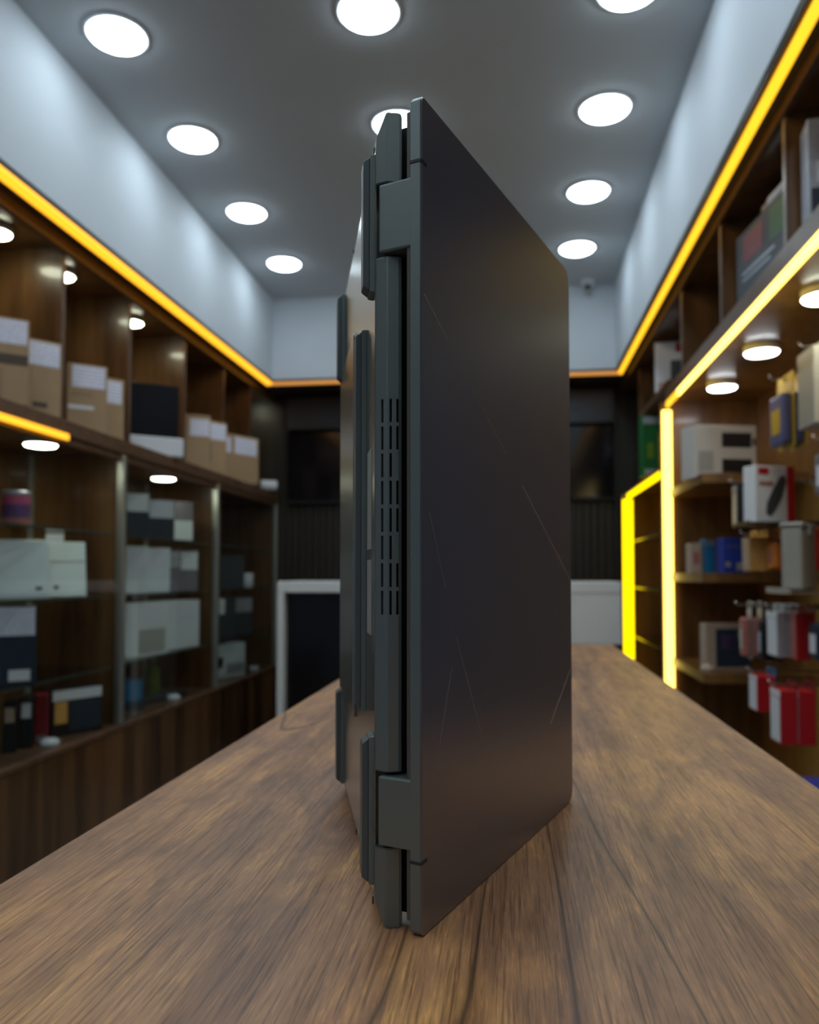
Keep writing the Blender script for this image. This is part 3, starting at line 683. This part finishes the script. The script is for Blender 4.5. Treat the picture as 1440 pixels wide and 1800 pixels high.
# unit two: lower lit frame with glass shelves
t = thing('display_unit', 'lower walnut unit with yellow light frame and glass shelves at the far right', 'shelf unit', (0, 0, FLOOR))
ub('top_board', 'walnut_right', RX + 0.012, XR, U1 + 0.024, YB, 0.505, 0.535)
ub('back_panel', 'walnut_right', XR - 0.045, XR, U1 + 0.024, YB, FLOOR, 0.505)
ub('end_panel', 'walnut_right', RX + 0.012, XR - 0.045, U2 + 0.10, U2 + 0.122, FLOOR, 0.505)
for z in (0.210, -0.075, -0.375):
    ub('glass_shelf', 'clear_glass', RX + 0.03, XR - 0.046, U1 + 0.03, U2 + 0.098, z - 0.010, z)
    ub('shelf_edge', 'glass_edge', RX + 0.028, RX + 0.030, U1 + 0.03, U2 + 0.098, z - 0.010, z)
ub('led_strip', 'led_unit_two', RX - 0.006, RX + 0.006, U1 + 0.025, U2, 0.470, 0.504, 0.002)
ub('led_strip', 'led_unit_two', RX - 0.034, RX + 0.028, U2 - 0.012, U2, FLOOR, 0.468, 0.002)
ub('led_post', 'walnut_edge', RX - 0.034, RX + 0.011, U2 + 0.001, U2 + 0.12, FLOOR, 0.50)
# little shelf between the units for the tilted box
t = thing('wall_bracket_shelf', 'narrow walnut shelf beyond the cubbies carrying a graphics card box', 'shelf', (0, 0, 0.905))
box('board', 'walnut', t, RX + 0.02, XR - 0.021, 3.86, 4.70, 0.0, 0.025)
box('side_panel', 'walnut', t, RX + 0.02, XR - 0.02, 4.70, 4.72, -0.37, 0.31)
box('back_panel', 'walnut', t, XR - 0.02, XR, 3.86, 4.70, -0.37, -0.042)

gr = 'boxes in the right cubbies'
ZT = 0.865
carton('graphics_card_box', 'dark slate component box with red emblem in the right cubbies', 'box', (0.770, 2.545, ZT), -84, 0.360, 0.255, 0.09, 'box_slate',
       [('red_emblem', 0.16, 0.58, 0.58, 0.92, 'dark_red'), ('text_row', 0.14, 0.80, 0.44, 0.47, 'silver_print'), ('text_row', 0.14, 0.72, 0.36, 0.385, 'silver_print'), ('corner', 0.72, 0.98, 0.55, 0.95, 'green')], gr)
t = thing('mailing_tube', 'white tube lying on top of the slate component box', 'tube', (0.800, 2.430, ZT + 0.2555), R(-84))
obj('tube', lathe(nb(), [(0.0, 0.0), (0.016, 0.0), (0.0175, 0.003), (0.0175, 0.125), (0.016, 0.128), (0.0, 0.128)], 20, (-0.060, 0, 0.0175), 'x'), 'paper_white', t, smooth=False)
obj('cap', lathe(nb(), [(0.0, 0.0), (0.012, 0.0), (0.0135, 0.003), (0.0135, 0.05), (0.0, 0.05)], 18, (-0.110, 0, 0.0140), 'x'), 'skin_beige', t, smooth=False)
t = carton('silver_box', 'silver and black patterned package cut off by the right edge in the upper cubby', 'box', (0.800, 2.030, ZT), -8, 0.13, 0.27, 0.08, 'silver_print', [('dark_patch', 0.05, 0.4, 0.1, 0.35, 'box_navy'), ('bright_patch', 0.15, 0.7, 0.4, 0.6, 'paper_white'), ('dark_patch', 0.45, 0.9, 0.66, 0.9, 'box_slate')], gr)
carton('graphics_card_box', 'white and dark graphics card box with red corner tag past the cubbies', 'box', (0.855, 4.100, 0.930), -12, 0.255, 0.255, 0.09, 'paper_white',
       [('dark_picture', 0.30, 0.98, 0.04, 0.62, 'box_slate'), ('red_tag', 0.40, 0.58, 0.78, 0.97, 'red'), ('fan_picture', 0.42, 0.75, 0.18, 0.52, 'box_navy'), ('text_row', 0.62, 0.95, 0.70, 0.76, 'box_grey'), ('corner_seal', 0.05, 0.22, 0.03, 0.20, 'skin_beige')])
t = thing('round_tin', 'small orange tin beneath the tilted graphics card box', 'tin', (0.86, 4.15, 0.535))
obj('body', lathe(nb(), [(0.0, 0.0), (0.055, 0.0), (0.058, 0.004), (0.058, 0.036), (0.0, 0.036)], 28), 'amber_pack', t, smooth=False)
obj('lid', lathe(nb(), [(0.0, 0.036), (0.060, 0.036), (0.060, 0.050), (0.055, 0.054), (0.0, 0.054)], 28), 'orange', t, smooth=False)
carton('green_box', 'green and yellow printed box on the lower unit at the far right', 'box', (0.795, 4.420, 0.535), 8, 0.165, 0.335, 0.08, 'green', [('yellow_print', 0.52, 0.95, 0.18, 0.72, 'yellow'), ('yellow_print', 0.14, 0.36, 0.30, 0.55, 'lime'), ('top_strip', 0.0, 0.98, 0.86, 0.97, 'silver_print'), ('foot_strip', 0.05, 0.7, 0.02, 0.12, 'silver_print')])
t = thing('plush_ball', 'pale green ball on the lowest glass shelf of the far right unit', 'ball', (0.90, 4.02, -0.375))
obj('ball', lathe(nb(), [(0.0, 0.0), (0.03, 0.006), (0.052, 0.024), (0.062, 0.055), (0.052, 0.086), (0.03, 0.106), (0.0, 0.112)], 24), 'lime', t, smooth=True)
obj('collar', lathe(nb(), [(0.056, 0.030), (0.0605, 0.034), (0.0605, 0.042), (0.058, 0.046)], 24), 'grey_plastic', t, smooth=True)

# goods on the three short boards
gu = 'goods on the short boards of the lit unit'
carton('white_box', 'cream white box with two black windows on the top short board', 'box', (0.865, 3.330, 0.393), 14, 0.265, 0.215, 0.12, 'box_cream',
       [('window', 0.44, 0.92, 0.58, 0.86, 'box_black'), ('window', 0.44, 0.92, 0.10, 0.36, 'box_black'), ('print', 0.06, 0.30, 0.12, 0.5, 'grey_plastic'), ('knob_print', 0.94, 0.99, 0.62, 0.76, 'ink_brown')], gu)
carton('blue_box', 'slim beige box at the left end of the middle short board', 'box', (0.765, 3.420, 0.006), 12, 0.048, 0.125, 0.05, 'skin_beige', [('print', 0.2, 0.8, 0.3, 0.7, 'salmon')], gu)
carton('blue_box', 'slim sky blue box on the middle short board', 'box', (0.822, 3.425, 0.006), 12, 0.045, 0.140, 0.05, 'sky_blue', [('cap_print', 0.05, 0.95, 0.82, 0.97, 'box_grey')], gu)
carton('blue_box', 'wide royal blue box with round white mark on the middle short board', 'box', (0.895, 3.310, 0.006), 12, 0.105, 0.142, 0.06, 'blue', [('mark', 0.50, 0.80, 0.08, 0.30, 'silver_print'), ('text_row', 0.08, 0.9, 0.72, 0.80, 'indigo'), ('mark', 0.06, 0.26, 0.18, 0.32, 'grey_plastic')], gu)
carton('picture_box', 'beige box with dark colourful picture on the lowest short board', 'box', (0.865, 3.330, -0.382), 10, 0.185, 0.185, 0.06, 'skin_beige', [('picture', 0.22, 0.99, 0.05, 0.88, 'box_navy'), ('picture_glow', 0.35, 0.65, 0.45, 0.75, 'purple'), ('picture_glow', 0.68, 0.92, 0.66, 0.9, 'box_grey')], gu)
t = thing('computer_mouse', 'small pale mouse lying at the edge of the lowest short board', 'mouse', (0.768, 3.260, -0.382), R(20))
obj('shell', lathe(nb(), [(0.0, 0.0), (0.026, 0.0), (0.030, 0.006), (0.027, 0.018), (0.016, 0.027), (0.0, 0.030)], 24), 'skin_beige', t, smooth=True)
box('wheel', 'box_black', t, -0.003, 0.003, -0.022, -0.010, 0.018, 0.027)

# hanging packs: card, product bulge and header hole on a steel hook that comes out of the back panel
XP = XR - 0.045
def hook(label, y, z, ln, group='steel hooks on the right back panel'):
    t = thing('display_hook', label, 'hook', (XP, y, z), group=group)
    obj('arm', tube(nb(), [(0, 0, 0), (-ln + 0.01, 0, 0), (-ln, 0, 0.012)], 0.0028), 'steel', t, smooth=True)
    box('plate', 'steel', t, -0.003, 0.0, -0.012, 0.012, -0.02, 0.02, 0.001)
def pack_meshes(w_, h_, th, card, prod, head, kind):
    """local: hangs from z = 0 down to -h, face looks to -x, width along y"""
    bm = nb()
    bx(bm, 0.0, 0.0016, -w_/2, w_/2, -h_, -0.012, 0.0006)
    bx(bm, 0.0, 0.0016, -w_/2, -0.012, -0.012, 0.012); bx(bm, 0.0, 0.0016, 0.012, w_/2, -0.012, 0.012); bx(bm, 0.0, 0.0016, -0.012, 0.012, 0.006, 0.012)
    a = mesh('card', bm, card)
    bm = nb()
    if kind == 'blister': bx(bm, -th, 0.0, -w_*0.40, w_*0.40, -h_*0.95, -h_*0.24, min(th, w_)*0.3, 2)
    elif kind == 'box': bx(bm, -th, 0.0, -w_*0.5, w_*0.5, -h_, -0.014, 0.001)
    b_ = mesh('product', bm, prod)
    bm = nb(); bx(bm, -th - 0.0012 if kind == 'box' else -0.0012, -th if kind == 'box' else 0.0, -w_*0.5, w_*0.5, -h_*0.20, -0.014)
    c_ = mesh('header_print', bm, head)
    bm = nb(); bx(bm, -th - 0.0012, -th + 0.0004, -w_*(0.46 if kind == 'box' else 0.30), w_*(0.46 if kind == 'box' else 0.22), -h_*(0.97 if kind == 'box' else 0.80), -h_*(0.22 if kind == 'box' else 0.45))
    d_ = mesh('face_print', bm, head)
    return a, b_, c_, d_
def hang(label, hlabel, y, z, n, w_, h_, th, card, prod, head, kind='box', front=0.10, cat='package', step=None):
    """n packs on one hook; front = how far the hook reaches out"""
    ms = pack_meshes(w_, h_, th, card, prod, head, kind)
    step = step or th + 0.004
    hook(hlabel, y, z, front + 0.02)
    for k in range(n):
        l = label if n == 1 else (label + ', front one on its hook' if k == 0 else label + (', second on its hook' if k == 1 else ', third on its hook'))
        t = thing('hanging_pack', l, cat, (XP - front + th + k * step, y, z + 0.0), group=label)
        for nm, me in zip(('card', 'product', 'header_print', 'face_print'), ms): obj(nm, me, None, t)
# upper row
hang('yellow and blue hanging pack under the puck lights', 'steel hook of the yellow and blue pack', 2.80, 0.665, 2, 0.16, 0.24, 0.035, 'yellow', 'indigo', 'yellow', 'blister', 0.235)
hang('cream white hanging box at the upper right', 'steel hook of the cream white boxes', 2.515, 0.695, 2, 0.135, 0.245, 0.040, 'box_cream', 'box_cream', 'grey_plastic', 'box', 0.235)
hang('orange hanging pack cut off by the right edge', 'steel hook of the orange pack', 2.21, 0.560, 1, 0.10, 0.16, 0.030, 'orange', 'orange', 'amber_pack', 'box', 0.215)
# second row
hang('tall amber and black hanging pack beside the red mouse box', 'steel hook of the amber and black pack', 3.12, 0.350, 1, 0.06, 0.17, 0.09, 'box_black', 'box_black', 'silver_print', 'box', 0.285)
t = carton('mouse_box', 'white and red mouse box with dark mouse picture', 'box', (0.905, 2.860, 0.181), 24, 0.165, 0.195, 0.06, 'paper_white',
           [('red_side', 0.80, 1.0, 0.0, 1.0, 'red'), ('red_logo', 0.08, 0.34, 0.84, 0.96, 'red'), ('red_text', 0.10, 0.45, 0.64, 0.72, 'salmon')])
m_ = nb(); prism(m_, [(-0.040, 0.030), (-0.022, 0.018), (0.000, 0.040), (0.030, 0.090), (0.046, 0.140), (0.040, 0.165), (0.020, 0.160), (-0.012, 0.110), (-0.036, 0.066)], 'y', -0.0020, -0.0010)
obj('mouse_picture', m_, 'box_slate', t)
hk = thing('display_shelf', 'thin dark tray holding the red and white mouse box', 'tray', (0, 0, 0.170))
box('tray', 'box_black', hk, 0.80, XP, 2.79, 2.985, 0.0, 0.009); box('lip', 'box_black', hk, 0.798, 0.800, 2.79, 2.985, 0.0, 0.014)
hang('pale grey hanging pack right of the red mouse box', 'steel hook of the pale grey packs', 2.42, 0.395, 2, 0.11, 0.17, 0.030, 'paper_white', 'box_grey', 'paper_white', 'blister', 0.235)
hang('royal blue hanging card at the right edge', 'steel hook of the royal blue card', 2.36, 0.205, 1, 0.12, 0.075, 0.050, 'blue', 'blue', 'indigo', 'box', 0.235)
# third row
hang('amber foil hanging pack in the middle row', 'steel hook of the amber foil packs', 3.02, 0.148, 2, 0.09, 0.135, 0.030, 'amber_pack', 'amber_pack', 'skin_beige', 'box', 0.275)
hang('orange and red foil hanging pack in the middle row', 'steel hook of the orange and red packs', 2.92, 0.148, 2, 0.09, 0.135, 0.030, 'red', 'orange', 'salmon', 'blister', 0.225)
hang('crimson hanging pack with white star in the middle row', 'steel hook of the crimson packs', 2.81, 0.148, 2, 0.085, 0.135, 0.025, 'red', 'red', 'silver_print', 'box', 0.165)
t = thing('storage_case', 'smooth grey plastic storage case at the right edge', 'case', (0.890, 2.51, -0.045), R(58))
bm = nb(); bx(bm, -0.085, 0.085, -0.0, 0.06, 0.0, 0.185, 0.010, 3); obj('shell', bm, 'grey_plastic', t, smooth=False)
bm = nb(); bx(bm, -0.088, 0.088, -0.003, 0.063, 0.185, 0.200, 0.005, 2); obj('lid', bm, 'grey_plastic', t)
box('latch', 'aluminium_matt', t, -0.015, 0.015, -0.006, 0.001, 0.165, 0.192, 0.001)
hk = thing('display_shelf', 'thin steel bracket shelf under the grey storage case', 'shelf', (0, 0, -0.057))
box('plate', 'steel', hk, 0.80, XP, 2.40, 2.62, 0.0, 0.006); box('lip', 'steel', hk, 0.796, 0.800, 2.40, 2.62, 0.0, 0.018)
# fourth row
for lab_, hl, y, z, n, w_, h_, th, c_, p_, h2, kd, fr in (
    ('slim rose red hanging pack, leftmost of the lower row', 'steel hook of the rose red packs', 2.90, -0.105, 2, 0.05, 0.19, 0.030, 'grey_plastic', 'salmon', 'silver_print', 'blister', 0.330),
    ('slim black hanging pack with white print in the lower row', 'steel hook of the slim black packs', 2.76, -0.105, 2, 0.05, 0.19, 0.030, 'box_black', 'box_black', 'silver_print', 'blister', 0.310),
    ('pale grey hanging box in the lower row', 'steel hook of the pale grey boxes', 2.66, -0.105, 3, 0.10, 0.155, 0.020, 'clear_blister', 'clear_blister', 'paper_white', 'box', 0.300),
    ('red edged hanging card in the lower row', 'steel hook of the red edged cards', 2.56, -0.105, 2, 0.055, 0.155, 0.025, 'red', 'red', 'salmon', 'box', 0.270),
    ('dark navy hanging pack in the lower row', 'steel hook of the dark navy packs', 2.46, -0.102, 2, 0.09, 0.160, 0.045, 'box_black', 'box_navy', 'paper_white', 'blister', 0.250),
    ('white hanging pack with orange header at the right edge', 'steel hook of the white packs with orange header', 2.25, -0.095, 3, 0.10, 0.140, 0.022, 'paper_white', 'clear_blister', 'orange', 'box', 0.260)):
    hang(lab_, hl, y, z, n, w_, h_, th, c_, p_, h2, kd, fr)
# fifth row
for lab_, hl, y, z, n, w_, h_, th, c_, p_, h2, kd, fr in (
    ('red and white hanging box with blue top, left in the lowest row', 'steel hook of the red boxes with blue top', 2.68, -0.310, 1, 0.085, 0.125, 0.055, 'sky_blue', 'red', 'paper_white', 'box', 0.355),
    ('large bright red and white hanging box in the lowest row', 'steel hook of the large red boxes', 2.40, -0.315, 2, 0.085, 0.165, 0.045, 'dark_red', 'red', 'paper_white', 'box', 0.375),
    ('dark red hanging box in the lowest row', 'steel hook of the dark red boxes', 2.285, -0.305, 2, 0.080, 0.160, 0.030, 'dark_red', 'dark_red', 'silver_print', 'box', 0.200)):
    hang(lab_, hl, y, z, n, w_, h_, th, c_, p_, h2, kd, fr)
# floor-standing box at the lower right edge
t = thing('storage_box', 'blue lidded white box behind the counter at the lower right edge', 'box', (0.86, 2.02, FLOOR), R(6))
box('body', 'paper_white', t, -0.15, 0.15, -0.14, 0.14, 0.0, 0.600, 0.004)
box('lid', 'blue', t, -0.156, 0.156, -0.146, 0.146, 0.600, 0.632, 0.004)

# ------------------------------------------------------------------ lift everything to the floor
for o in list(C.objects):
    if o.parent is None and o is not cam:
        o.location.z += EYE
